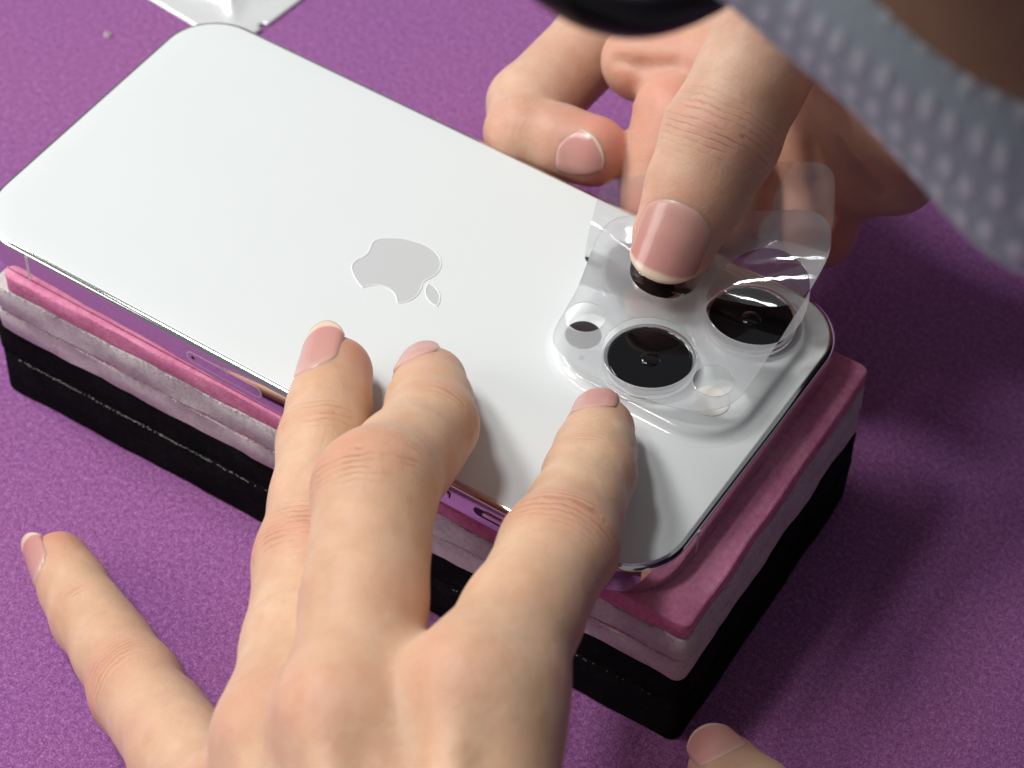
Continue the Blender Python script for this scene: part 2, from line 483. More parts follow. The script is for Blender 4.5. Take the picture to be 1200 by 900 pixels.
class Finger:
    """points from the tip back to the knuckle; joints = indices of the bending joints"""
    def __init__(self, pts, rad, dors, tipr, nail=None, fl=0.93):
        self.P = [np.asarray(p, float) for p in pts]; self.R = rad; self.nail = nail; self.fl = fl
        self.dors = unit(dors)
        L = [0.0]
        for a, b in zip(self.P[:-1], self.P[1:]): L.append(L[-1] + np.linalg.norm(b - a))
        self.L = L; self.seg = []
    def add(self, sdf, k=2.5):
        P, R = self.P, self.R
        m = len(P)
        for i in range(m - 1):
            a, b = P[i], P[i + 1]; ax = unit(a - b)
            n = unit(self.dors - ax * (self.dors @ ax))
            mid = (a + b) / 2
            # slim middle of the bone, fuller pad on the palm side
            ra, rb = R[i], R[i + 1]
            rm = (ra + rb) / 2 * (0.925 if i else 1.0)
            kk = k if i < m - 2 else k * 1.3
            sdf.cap(a, mid, ra, rm, kk, n, self.fl); sdf.cap(mid, b, rm, rb, kk, n, self.fl)
            if i:
                sdf.cap(a * .75 + b * .25 - n * R[i] * .26, a * .25 + b * .75 - n * R[i] * .26, rm * .86, rm * .88, k)
            else:
                sdf.cap(a - n * ra * .20 + ax * ra * .1, mid - n * ra * .2, ra * .86, rm * .84, k)
        self.frame()
    def frame(self):
        a = unit(self.P[0] - self.P[1]); n = unit(self.dors - a * (self.dors @ a)); b = np.cross(a, n)
        self.a, self.n, self.b = a, n, b

def make_nail(fg, sdf, parent, free=0.12, name='fingernail'):
    """a curved plate lying on the skin of the fingertip"""
    length, halfang, s0, wfac, over = fg.nail
    a, n, b = fg.a, fg.n, fg.b
    r0 = fg.R[0]
    nu, nv = 26, 22
    tot = r0 * length
    U = np.linspace(0, 1, nu); Vv = np.linspace(-1, 1, nv)
    uu, vv = np.meshgrid(U, Vv, indexing='ij')
    # outline: rounded base, softly rounded free edge
    base = s0 + 0.28 * tot * np.abs(vv) ** 2.4
    tip = s0 + tot + over - 0.30 * tot * np.abs(vv) ** 2.4
    ss = base + (tip - base) * uu
    taper = 1.0 - 0.10 * (1 - uu) ** 2
    ang = vv * math.radians(halfang) * taper
    dirs = n * np.cos(ang)[..., None] + b * np.sin(ang)[..., None]
    cen = fg.P[0] + a * np.minimum(ss, 50)[..., None]
    # march from outside to the skin
    lo = np.zeros_like(ss); hi = np.full_like(ss, r0 * 1.9)
    for _ in range(26):
        mid = (lo + hi) / 2
        d = sdf.at(cen + dirs * mid[..., None])
        ins = d < 0
        lo = np.where(ins, mid, lo); hi = np.where(ins, hi, mid)
    Rk = lo
    # do not follow the rounded end of the fingertip: fit a gentle line from the bed
    i0, i1 = int(nu * .30), int(nu * .55)
    slope = (Rk[i1] - Rk[i0]) / np.maximum(ss[i1] - ss[i0], 1e-3)
    slope = np.clip(slope, -0.30, 0.02)
    lin = Rk[i1][None] + slope[None] * (ss - ss[i1][None])
    Rn = np.where(np.arange(nu)[:, None] > i1, np.maximum(Rk, lin), Rk)
    for _ in range(3):
        Rn[1:-1] = (Rn[:-2] + Rn[1:-1] * 2 + Rn[2:]) / 4
        Rn[:, 1:-1] = (Rn[:, :-2] + Rn[:, 1:-1] * 2 + Rn[:, 2:]) / 4
    edge = np.clip((1 - np.abs(vv)) / 0.16, 0, 1) * np.clip(uu / 0.10, 0, 1)
    edge = edge * edge * (3 - 2 * edge)
    off = -0.28 + 0.58 * edge
    P = cen + dirs * (Rn + off)[..., None]
    bot = cen + dirs * (Rn + off - 0.55)[..., None]
    V = np.concatenate([P.reshape(-1, 3), bot.reshape(-1, 3)])
    F = []
    g = lambda i, j: i * nv + j
    nb = nu * nv
    for i in range(nu - 1):
        for j in range(nv - 1):
            F.append((g(i, j), g(i + 1, j), g(i + 1, j + 1), g(i, j + 1)))
            F.append((nb + g(i, j), nb + g(i, j + 1), nb + g(i + 1, j + 1), nb + g(i + 1, j)))
    for i in range(nu - 1):
        F.append((g(i, 0), nb + g(i, 0), nb + g(i + 1, 0), g(i + 1, 0)))
        F.append((g(i, nv - 1), g(i + 1, nv - 1), nb + g(i + 1, nv - 1), nb + g(i, nv - 1)))
    for j in range(nv - 1):
        F.append((g(0, j), g(0, j + 1), nb + g(0, j + 1), nb + g(0, j)))
        F.append((g(nu - 1, j), nb + g(nu - 1, j), nb + g(nu - 1, j + 1), g(nu - 1, j + 1)))
    lim = 1 - free + 0.05 * np.abs(vv) ** 2
    at = np.stack([uu, vv, lim], -1).reshape(-1, 3); at = np.concatenate([at, at])
    o = raw(name, V, F, 'nail', parent, attrs={'nuv': ('FLOAT_VECTOR', at)})
    return o

def skin_attrs(V, fingers, extra=()):
    tone = np.zeros(len(V)); cr = np.zeros((len(V), 3)); best = np.full(len(V), 1e9)
    for fg in fingers:
        P, L, R = fg.P, fg.L, fg.R
        d_best = np.full(len(V), 1e9); s_best = np.zeros(len(V)); up_ = np.zeros(len(V)); r_b = np.ones(len(V))
        for i in range(len(P) - 1):
            a, b = P[i], P[i + 1]; ba = b - a; l2 = ba @ ba
            t0 = ((V - a) @ ba) / l2
            t = np.clip(t0, 0 if i else -1, 1); q = V - a - np.clip(t, 0, 1)[:, None] * ba
            d = np.linalg.norm(q, axis=1)
            n = unit(fg.dors - unit(ba) * (fg.dors @ unit(ba)))
            m = d < d_best
            d_best[m] = d[m]; s_best[m] = (L[i] + t * math.sqrt(l2))[m]; up_[m] = (q @ n / np.maximum(d, 1e-6))[m]
            r_b[m] = (R[i] + (R[i + 1] - R[i]) * np.clip(t, 0, 1))[m]
        rel = d_best / r_b
        near = np.clip((1.6 - rel) / 0.35, 0, 1)
        sel = rel < best
        best[sel] = rel[sel]
        mask = np.zeros(len(V)); tn = np.zeros(len(V))
        for j, (ji, width, amp) in enumerate(fg.joints):
            g = np.exp(-((s_best - L[ji]) / width) ** 2)
            mask += amp * g * np.clip(up_ * 1.3 + 0.25, 0, 1)
            tn += 0.45 * amp * g * np.clip(up_ + 0.2, 0, 1)
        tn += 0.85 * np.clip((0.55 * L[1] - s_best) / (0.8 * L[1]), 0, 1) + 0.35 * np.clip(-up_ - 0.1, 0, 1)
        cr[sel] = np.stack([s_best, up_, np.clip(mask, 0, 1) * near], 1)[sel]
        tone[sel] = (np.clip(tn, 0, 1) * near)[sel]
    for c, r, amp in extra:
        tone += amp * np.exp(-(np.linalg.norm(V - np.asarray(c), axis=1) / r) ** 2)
    return {'tone': ('FLOAT', np.clip(tone, 0, 1)), 'cr': ('FLOAT_VECTOR', cr)}
# ------------------------------------------------------------------ the surface
def build_mat():
    V = []; F = []
    n = 40; ext = 900.0
    xs = np.linspace(-ext, ext, n + 1)
    for y in xs:
        for x in xs: V.append((x, y, -H0))
    for j in range(n):
        for i in range(n):
            a = j * (n + 1) + i; F.append((a, a + 1, a + n + 2, a + n + 1))
    o = raw('tabletop_mat', V, F, 'felt')
    tag(o, 'purple felt mat covering the table', 'mat', kind='structure')
build_mat()

# ------------------------------------------------------------------ foam pads under the phone
def vnoise(x, y, seed):
    return (math.sin(x * 0.21 + seed * 3.1) + math.sin(x * 0.53 + y * .37 + seed * 1.7) * .6 + math.sin(y * 0.29 + seed) + math.sin((x + y) * .93 + seed * 2) * .35) / 3

def pad_layer(name, x0, x1, y0, y1, z0, z1, rot, mat, parent, seed, rnd=0.8, cham=3.5, rough=0.35, base=None):
    pts = rrect(x0, x1, y0, y1, cham, 4, edge=2.5)
    ca, sa = math.cos(rot), math.sin(rot)
    prof = [(rnd, z0), (rnd * .3, z0 + rnd * .3), (0, z0 + rnd), (0.05, (z0 + z1) / 2), (0, z1 - rnd), (rnd * .3, z1 - rnd * .3), (rnd, z1)]
    cx, cy = (x0 + x1) / 2, (y0 + y1) / 2
    outs = []
    for qi, (ins, z) in enumerate(prof):
        ring = []
        for i, (x, y) in enumerate(pts):
            px, py = pts[i - 1]; nx_, ny_ = pts[(i + 1) % len(pts)]
            tx, ty = nx_ - px, ny_ - py; l = math.hypot(tx, ty) or 1
            nx, ny = ty / l, -tx / l
            e = rough * vnoise(x, y, seed + qi * .35) - ins
            X, Y = x + nx * e, y + ny * e
            zz = z + 0.12 * vnoise(x * 1.3, y * 1.3, seed + 9) * (0 if qi in (0, len(prof) - 1) else 1)
            ring.append((ca * (X - cx) - sa * (Y - cy) + cx, sa * (X - cx) + ca * (Y - cy) + cy, zz))
        outs.append(ring)
    V, F = rings(outs)
    o = raw(name, V, F, mat, parent)
    return autosmooth(o, 60)

def build_pads():
    r = math.radians(1.2)
    bk1 = empty('black_foam_block', (8, 0, -H0))
    tag(bk1, 'black foam block lying on the purple mat at the bottom of the stack', 'foam block', 'black foam under the phone')
    pad_layer('foam_body', -76.0, 87.8, -39.2, 33.6, -H0, -33.75, r, 'black', bk1, 1.0, 0.5, 2.6)
    bk2 = empty('black_foam_block', (8, 0, -33.7))
    tag(bk2, 'black foam block between the bottom black block and the lilac pad', 'foam block', 'black foam under the phone')
    pad_layer('foam_body', -76.4, 87.5, -39.0, 33.8, -33.7, -25.7, r, 'black', bk2, 2.3, 0.5, 2.6)
    # pale lint caught along the seam
    V, F = [], []
    for i in range(240):
        x = -71 + 60 * rng.random() ** 0.8 if i < 215 else -10 + 95 * rng.random()
        L = rng.uniform(.15, .7); y = -39.25 + (x - 8) * math.tan(r)
        z = -33.7 + rng.normal(0, .18)
        b = len(V); h = rng.uniform(.02, .06)
        V += [(x, y - .12, z - h), (x + L, y - .12 + L * .02, z - h), (x + L, y - .12 + L * .02, z + h), (x, y - .12, z + h), (x + L * .5, y - .28, z + .03)]
        F += [(b, b + 1, b + 4), (b + 1, b + 2, b + 4), (b + 2, b + 3, b + 4), (b + 3, b, b + 4)]
    o = raw('seam_lint', V, F, 'thread', bk1, smooth=False); o['kind'] = 'stuff'
    p2 = empty('lilac_foam_pad', (8, 0, -25.6))
    tag(p2, 'pale lilac foam pad with thin pink face, lying under the pink pad', 'foam pad')
    pad_layer('foam_body', -74.5, 86.8, -39.2, 34, -25.65, -19.7, r, 'lilac', p2, 4.1, 0.3, 1.8, 0.45)
    pad_layer('pink_face', -71.3, 86.6, -38.9, 33.8, -19.65, -18.85, r, 'pink', p2, 4.6, 0.25, 1.8, 0.3)
    p1 = empty('pink_foam_pad', (8, 0, -18.8))
    tag(p1, 'pink topped foam pad with grey underside, directly under the white phone', 'foam pad')
    pad_layer('grey_body', -74.0, 87.0, -39.3, 34, -18.8, -12.3, r, 'grey', p1, 6.2, 0.3, 1.8, 0.45)
    pad_layer('pink_top', -70.6, 86.8, -39.2, 34, -12.25, -7.7, r, 'pink', p1, 7.4, 0.5, 1.8, 0.35)
    # fluffy fibres on the cut line between pink and grey
    V, F = [], []
    pts = rrect(-74.0, 87.0, -39.3, 34.0, 3.2, 4, edge=0.55)
    ca, sa = math.cos(r), math.sin(r)
    for (x, y) in pts:
        for kz in (-12.3, -19.2):
            if rng.random() > 0.72: continue
            X = ca * (x - 7.6) - sa * (y + 2.8) + 7.6; Y = sa * (x - 7.6) + ca * (y + 2.8) - 2.8
            d = unit((X - 7.6) * np.array([1, 0, 0]) * .45 + (Y + 2.8) * np.array([0, 1, 0]))
            c = np.array([X, Y, kz + rng.normal(0, .15)]) + d * .15
            t = unit(rng.normal(size=3)); L = rng.uniform(.15, .42)
            b = len(V); w = unit(np.cross(t, d)) * .07
            V += [c - t * L - w, c + t * L - w, c + t * L + w, c - t * L + w, c + d * .3]
            F += [(b, b + 1, b + 4), (b + 1, b + 2, b + 4), (b + 2, b + 3, b + 4), (b + 3, b, b + 4)]
    o = raw('cut_fibres', V, F, 'fuzz', p1, smooth=False); o['kind'] = 'stuff'
build_pads()

# ------------------------------------------------------------------ the phone
PX, PY = 80.4, 39.05
LENS = [(41.2, 23.6), (64.2, 24.4), (53.4, 4.6)]
def svg_path(d):
    import re
    tok = re.findall(r'[a-zA-Z]|-?\d*\.?\d+', d); i = 0; out = []; cur = None; cmd = None; x = y = 0; px = py = 0
    def num():
        nonlocal i
        v = float(tok[i]); i += 1; return v
    while i < len(tok):
        if tok[i].isalpha(): cmd = tok[i]; i += 1
        if cmd in 'zZ': continue
        if cmd in 'Mm':
            nx, ny = num(), num()
            x, y = (nx, ny) if cmd == 'M' else (x + nx, y + ny)
            cur = [(x, y)]; out.append(cur); px, py = x, y; continue
        if cmd in 'cC':
            a = [num() for _ in range(6)]
            if cmd == 'c': a = [a[0] + x, a[1] + y, a[2] + x, a[3] + y, a[4] + x, a[5] + y]
        else:
            b = [num() for _ in range(4)]
            if cmd == 's': b = [b[0] + x, b[1] + y, b[2] + x, b[3] + y]
            a = [2 * x - px, 2 * y - py] + b
        for s in range(1, 15):
            t = s / 14
            cur.append(tuple((1 - t) ** 3 * p0 + 3 * t * (1 - t) ** 2 * p1 + 3 * t * t * (1 - t) * p2 + t ** 3 * p3
                       for p0, p1, p2, p3 in ((x, a[0], a[2], a[4]), (y, a[1], a[3], a[5]))))
        px, py = a[2], a[3]; x, y = a[4], a[5]
    return out

def fill_outline(name, loops, z, cuts=None):
    """triangulated flat sheet with holes; returns verts and faces"""
    cu = bpy.data.curves.new(name, 'CURVE'); cu.dimensions = '2D'; cu.fill_mode = 'FRONT'
    for lp in loops:
        sp = cu.splines.new('POLY'); sp.points.add(len(lp) - 1)
        for p, (x, y) in zip(sp.points, lp): p.co = (x, y, 0, 1)
        sp.use_cyclic_u = True
    o = bpy.data.objects.new(name, cu); COL.objects.link(o)
    dg = bpy.context.evaluated_depsgraph_get()
    me = bpy.data.meshes.new_from_object(o.evaluated_get(dg))
    bpy.data.objects.remove(o); bpy.data.curves.remove(cu)
    bm = bmesh.new(); bm.from_mesh(me); bpy.data.meshes.remove(me)
    bmesh.ops.remove_doubles(bm, verts=bm.verts, dist=1e-4)
    if cuts:
        for axis, vals in cuts:
            for v in vals:
                co = [0, 0, 0]; co[axis] = v; no = [0, 0, 0]; no[axis] = 1
                bmesh.ops.bisect_plane(bm, geom=bm.verts[:] + bm.edges[:] + bm.faces[:], plane_co=co, plane_no=no, dist=1e-5)
    bm.verts.ensure_lookup_table()
    V = np.array([v.co[:] for v in bm.verts]); V[:, 2] += z
    F = []
    for f in bm.faces:
        ids = [v.index for v in f.verts]
        if f.normal.z < 0: ids.reverse()
        F.append(ids)
    bm.free()
    return V, F

def build_phone():
    ph = empty('phone', (0, 0, -7.65))
    tag(ph, 'white phone with triple camera lying face down on the pink foam pad', 'phone')
    # frame
    prof = [(1.1, -7.62), (0.35, -7.58), (0.06, -7.3), (0, -6.9), (0, -1.0), (0.10, -0.72), (0.40, -0.36), (0.80, -0.14), (1.15, -0.04), (1.3, -0.5)]
    V, F = rr_sweep(-PX, PX, -PY, PY, 12.6, prof, 18)
    autosmooth(raw('frame', V, F, 'steel', ph), 50)
    # back glass
    prof = [(1.22, -0.5), (1.2, -0.10), (1.26, -0.03), (1.5, 0.0), (6, 0.0)]
    V, F = rr_sweep(-PX, PX, -PY, PY, 12.6, prof, 18, cap0=False)
    autosmooth(raw('back_glass', V, F, 'glassback', ph), 50)
    # screen on the underside
    V, F = rr_sweep(-PX + 1, PX - 1, -PY + 1, PY - 1, 11.5, [(0.2, -7.66), (0, -7.5)], 14)
    raw('screen', V, F, 'lensblack', ph, smooth=False)
    # logo
    loops = svg_path("M788.1 340.9c-5.8 4.5-108.2 62.2-108.2 190.5 0 148.4 130.3 200.9 134.2 202.2-.6 3.2-20.7 71.9-68.7 141.9-42.8 61.6-87.5 123.1-155.5 123.1s-85.5-39.5-164-39.5c-76.5 0-103.7 40.8-165.9 40.8s-105.6-57-155.5-127C46.7 790.7 0 663 0 541.8c0-194.4 126.4-297.5 250.8-297.5 66.1 0 121.2 43.4 162.7 43.4 39.5 0 101.1-46 176.3-46 28.5 0 130.9 2.6 198.3 99.2zm-234-181.5c31.1-36.9 53.1-88.1 53.1-139.3 0-7.1-.6-14.3-1.9-20.1-50.6 1.9-110.8 33.7-147.1 75.8-28.5 32.4-55.1 83.6-55.1 135.5 0 7.8 1.3 15.6 1.9 18.1 3.2.6 8.4 1.3 13.6 1.3 45.4 0 102.5-30.4 135.5-71.3z")
    k = 20.0 / 1000
    for lp, nm in zip(loops, ('logo_body', 'logo_leaf')):
        pts = [(10.9 - y * k, 7.5 - x * k) for x, y in lp]
        if math.hypot(pts[0][0] - pts[-1][0], pts[0][1] - pts[-1][1]) < .01: pts.pop()
        V, F = fill_outline(nm, [pts], 0.035)
        raw(nm, V, F, 'logo', ph, smooth=False)
        n = len(pts); c3 = [np.array([x, y, 0.02]) for x, y in pts]
        tv, tf = tube(c3, 0.13, 6, closed=True)
        raw('logo_edge', tv, tf, 'logoedge', ph)
    # camera bump: softly flared plateau
    bx0, bx1, by0, by1 = 34.5, 75.2, -5.6, 35.0
    prof = [(-2.6, 0.012), (-1.9, 0.07), (-1.2, 0.22), (-0.6, 0.52), (-0.2, 0.92), (0.1, 1.22), (0.55, 1.45), (1.2, 1.56), (2.4, 1.6)]
    V, F = rr_sweep(bx0, bx1, by0, by1, 11.0, prof, 18, cap0=False)
    bump = raw('camera_bump', V, F, 'bumpglass', ph)
    zt = 1.6
    for (cx, cy) in LENS:
        V, F = lathe(cx, cy, [(9.9, zt + .005), (9.45, zt + .12), (9.15, zt + .45), (9.0, zt + .5)], 72, False, False)
        ring = raw('lens_collar', V, F, 'bumpglass', bump)
        V, F = lathe(cx, cy, [(8.95, zt), (8.95, zt + 1.55), (8.8, zt + 1.8), (8.45, zt + 1.9), (8.1, zt + 1.86), (7.95, zt + 1.6)], 72, True, False)
        autosmooth(raw('lens_ring', V, F, 'steelring', bump), 40)
        V, F = lathe(cx, cy, [(7.98, zt + 1.55), (7.9, zt + 1.72), (7.6, zt + 1.74)], 72, False, True)
        raw('lens_glass', V, F, 'lensblack', bump)
        V, F = lathe(cx, cy, [(1.9 * math.cos(t), zt + 1.735 + .55 * math.sin(t)) for t in np.linspace(0, 1.5, 8)], 32, False, True)
        raw('lens_element', V, F, 'lensblack', bump)
    V, F = lathe(67.6, 3.4, [(3.6, zt), (3.6, zt + .12), (3.4, zt + .18), (3.0, zt + .2)], 40, True, True)
    autosmooth(raw('flash', V, F, 'flash', bump), 40)
    V, F = lathe(39.0, 3.9, [(3.5, zt), (3.5, zt + .1), (3.3, zt + .14), (2.8, zt + .15)], 40, True, True)
    autosmooth(raw('depth_sensor', V, F, 'sensor', bump), 40)
    V, F = lathe(41.8, -1.2, [(.55, zt), (.55, zt + .03), (.45, zt + .04)], 16, True, True)
    raw('microphone_hole', V, F, 'mic', bump)
    # card tray, mute switch, volume buttons and antenna bands on the near side
    def slab(name, x0, x1, z0, z1, r, d0, d1, mat, par):
        pts = rrect(x0, x1, z0, z1, r, 5)
        outs = [[(x, -PY - d0, z) for x, z in pts], [(x, -PY - d1, z) for x, z in pts]]
        V, F = rings(outs); return raw(name, V, F, mat, par, smooth=False)
    t = slab('card_tray_gap', -24.0, -6.0, -5.6, -2.6, 1.4, -.3, .012, 'band', ph)
    slab('card_tray', -23.75, -6.25, -5.35, -2.85, 1.2, -.3, .03, 'steel', t)
    slab('tray_pin_hole', -22.9, -22.0, -4.55, -3.65, .44, .0, .045, 'slot', t)
    m = slab('mute_switch', 42.4, 50.2, -5.3, -3.0, 1.1, -.3, .012, 'slot', ph)
    slab('switch_lever', 44.6, 49.7, -4.0, -3.1, .4, 0, .45, 'steel', m)
    for a, b in ((26.2, 37.2), (11.6, 22.6)):
        v = slab('volume_button_gap', a - .15, b + .15, -5.35, -2.55, 1.35, -.3, .012, 'slot', ph)
        slab('volume_button', a, b, -5.2, -2.7, 1.2, -.3, .45, 'steel', v)
    for sx in (-63.6, 62.5):
        slab('antenna_band', sx - .4, sx + .4, -7.35, -.62, .05, -.1, .015, 'band', ph)
    o = raw('antenna_band', *rings([[(PX - .1, y, z) for y, z in rrect(-22.9, -22.1, -7.35, -.65, .05, 3)], [(PX + .015, y, z) for y, z in rrect(-22.9, -22.1, -7.35, -.65, .05, 3)]]), 'band', ph, smooth=False)
build_phone()
# ------------------------------------------------------------------ film being laid over the cameras
def sstep(x, a, b):
    t = np.clip((x - a) / (b - a), 0, 1); return t * t * (3 - 2 * t)

def smooth_loop(pts, it=3):
    P = np.array(pts, float)
    for _ in range(it):
        Q = np.roll(P, -1, 0); P = np.stack([P * .75 + Q * .25, P * .25 + Q * .75], 1).reshape(-1, 2)
    return [tuple(p) for p in P]

def circ(cx, cy, r, n=56): return [(cx + r * math.cos(2 * math.pi * i / n), cy + r * math.sin(2 * math.pi * i / n)) for i in range(n)]

THUMB_TIP = np.array([47.5, 22.0])
def film_z(x, y):
    """height of the milky film above the glass: flat on the lens rings, lifted behind the hinge line"""
    hinge = 19.5 + (x - 30) * 0.17
    d = y - hinge
    lift = 0.50 * np.logaddexp(0, (d + 1.0) / 2.2) * 2.2
    z = 5.3 + 0.02 * (x - 53) + lift + 0.17 * (x - 54) * sstep(d, -8, 6)
    # cone folds radiating from the thumb tip
    dx, dy = x - THUMB_TIP[0], y - THUMB_TIP[1]
    rho = np.hypot(dx, dy); th = np.arctan2(dy, dx)
    w = sstep(rho, 5, 16) * np.exp(-((th - 0.50) / 0.50) ** 2) * (dx > 0)
    return z + w * 0.010 * rho * np.sin(th * 17 + 0.6) - 1.9 * np.exp(-(np.hypot(dx + 1, dy - 2) / 6.5) ** 2)

def liner_z(x, y):
    """clear backing: under the film at first, then peeling away more steeply, creased from the thumb tip"""
    hinge = 19.5 + (x - 30) * 0.17
    d = y - hinge
    z = 4.7 + 0.02 * (x - 53) + 0.50 * np.logaddexp(0, (d + 1.0) / 2.2) * 2.2 + 0.17 * (x - 54) * sstep(d, -8, 6)
    z = z + 0.45 * np.clip(d - 8.0, 0, None) * sstep(d, 8.0, 15.0)
    dx, dy = x - THUMB_TIP[0], y - THUMB_TIP[1]
    th = np.arctan2(dy, dx); rho = np.hypot(dx, dy)
    w = sstep(rho, 4, 14)
    fold = 0.016 * rho * np.sin(th * 15 + 1.2) * np.exp(-((th - .36) / .55) ** 2) * (dx > 0)
    return z - 1.9 * np.exp(-(np.hypot(dx + 1, dy - 2) / 6.5) ** 2) + w * fold + w * .012 * rho * np.sin(th * 17) * (dx < 0)

def thin_sheet(name, loops, zf, mats_, parent, thick, box):
    V, F = fill_outline(name, loops, 0, [(0, np.arange(box[0], box[1], 0.9)), (1, np.arange(box[2], box[3], 0.9))])
    V[:, 2] = zf(V[:, 0], V[:, 1])
    o = raw(name, V, F, mats_, parent)
    so = o.modifiers.new('thickness', 'SOLIDIFY'); so.thickness = thick * S; so.offset = 0; so.use_rim = True; so.material_offset_rim = 1
    es = o.modifiers.new('crisp_rim', 'EDGE_SPLIT'); es.split_angle = math.radians(50)
    return o

def build_film():
    fe = empty('lens_protector_film', (54, 12, 5.3))
    tag(fe, 'clear cut-out protector film held by the thumb over the phone cameras', 'protector film')
    out = smooth_loop([(35.2, -1.5), (37.5, -4.6), (46.6, -6.6), (56, -6.2), (65.7, -4.6), (71.0, -1.2), (73.3, 4.0), (72.8, 12.0), (72.2, 20), (72.6, 29), (73.0, 34), (72.2, 39.5), (69.2, 43.2), (64.5, 44.0), (55, 40), (44, 36), (34, 32), (29.4, 29.5), (28.6, 25), (30.4, 19), (33.0, 12), (34.2, 5)], 3)
    fs = thin_sheet('film_sheet', [out, circ(53.2, 4.5, 9.0), circ(38.4, 5.4, 3.9, 36), circ(66.9, 5.0, 3.9, 36), circ(64.4, 25.6, 9.7, 72), circ(45.0, 25.2, 7.4)],
                    film_z, ['film', 'filmedge'], fe, 0.22, (27, 76, -8, 46))
    out = smooth_loop([(30.5, 17.8), (50, 22.0), (72.5, 26.5), (72.5, 38), (68, 46.5), (65.5, 48.4), (62, 48.4), (45, 42), (28, 35.5), (25.2, 34), (24.6, 31.5), (27, 24)], 3)
    thin_sheet('backing_liner', [out], liner_z, ['liner', 'filmedge'], fe, 0.07, (23, 76, 15, 52))
build_film()

# ------------------------------------------------------------------ sachet
def build_sachet():
    A = up(275, 60.6, -H0); B = up(355, 0, -H0); D = up(150, 0, -H0)
    ex = unit((B - A) * np.array([1, 1, 0])); ey = unit((D - A) * np.array([1, 1, 0]))
    ey = unit(ey - ex * (ex @ ey))
    n = 70; Lx, Ly = 62.0, 48.0
    V = []; F = []; keep = {}
    for j in range(n + 1):
        for i in range(n + 1):
            u, v = i / n, j / n
            x, y = u * Lx, v * Ly
            if j == 0: y += 0.0
            edge = min(u * Lx, (1 - u) * Lx, v * Ly, (1 - v) * Ly)
            t = min(max((edge - 5) / 10, 0), 1); t = t * t * (3 - 2 * t)
            z = 0.7 + t * (2.4 + .9 * math.sin(x * .25 + y * .2) + .6 * math.sin(x * .55 - y * .4)) + (0.16 * math.sin(x * 5.2) * math.sin(y * 5.2) if edge < 6 else 0.25 * math.sin(x * 1.3 + 2 * math.sin(y * .8)) * t)
            z += 0.8 * math.exp(-((x - 3) ** 2 + (y - 2) ** 2) / 30)
            P = A + ex * x + ey * y; V.append((P[0], P[1], -H0 + z))
    for j in range(n):
        for i in range(n):
            x, y = (i + .5) / n * Lx, (j + .5) / n * Ly
            if abs(x - 10.5) + y * .7 < 1.3: continue          # tear notch
            a = j * (n + 1) + i; F.append((a, a + 1, a + n + 2, a + n + 1))
    o = raw('foil_sachet', V, F, 'foil')
    so = o.modifiers.new('thickness', 'SOLIDIFY'); so.thickness = 0.0005; so.offset = -1
    tag(o, 'white foil sachet with a tear notch lying on the mat beyond the phone', 'sachet')
build_sachet()

def build_lint():
    pts = [(127, 41), (100, 690)]
    for (x, y) in pts[:1]:
        c = up(x, y, -H0 + .3)
        V = []; F = []
        for i in range(7):
            a = rng.normal(size=3) * .45; a[2] = abs(a[2]) * .5
            t = unit(rng.normal(size=3)) * .55
            tv, tf = tube([c + a - t, c + a + t * .2 + rng.normal(size=3) * .1, c + a + t], .16, 5)
            b = len(V); V += list(tv); F += [tuple(q + b for q in f) for f in tf]
        tag(raw('lint_speck', V, F, 'lint'), 'tiny pale lint speck on the purple mat beside the sachet', 'lint')
build_lint()
# ------------------------------------------------------------------ the person: two hands and the leaning head
person = empty('person', (230, 0, -H0))
tag(person, 'person leaning in with both bare hands on the phone, face mostly out of frame', 'person')

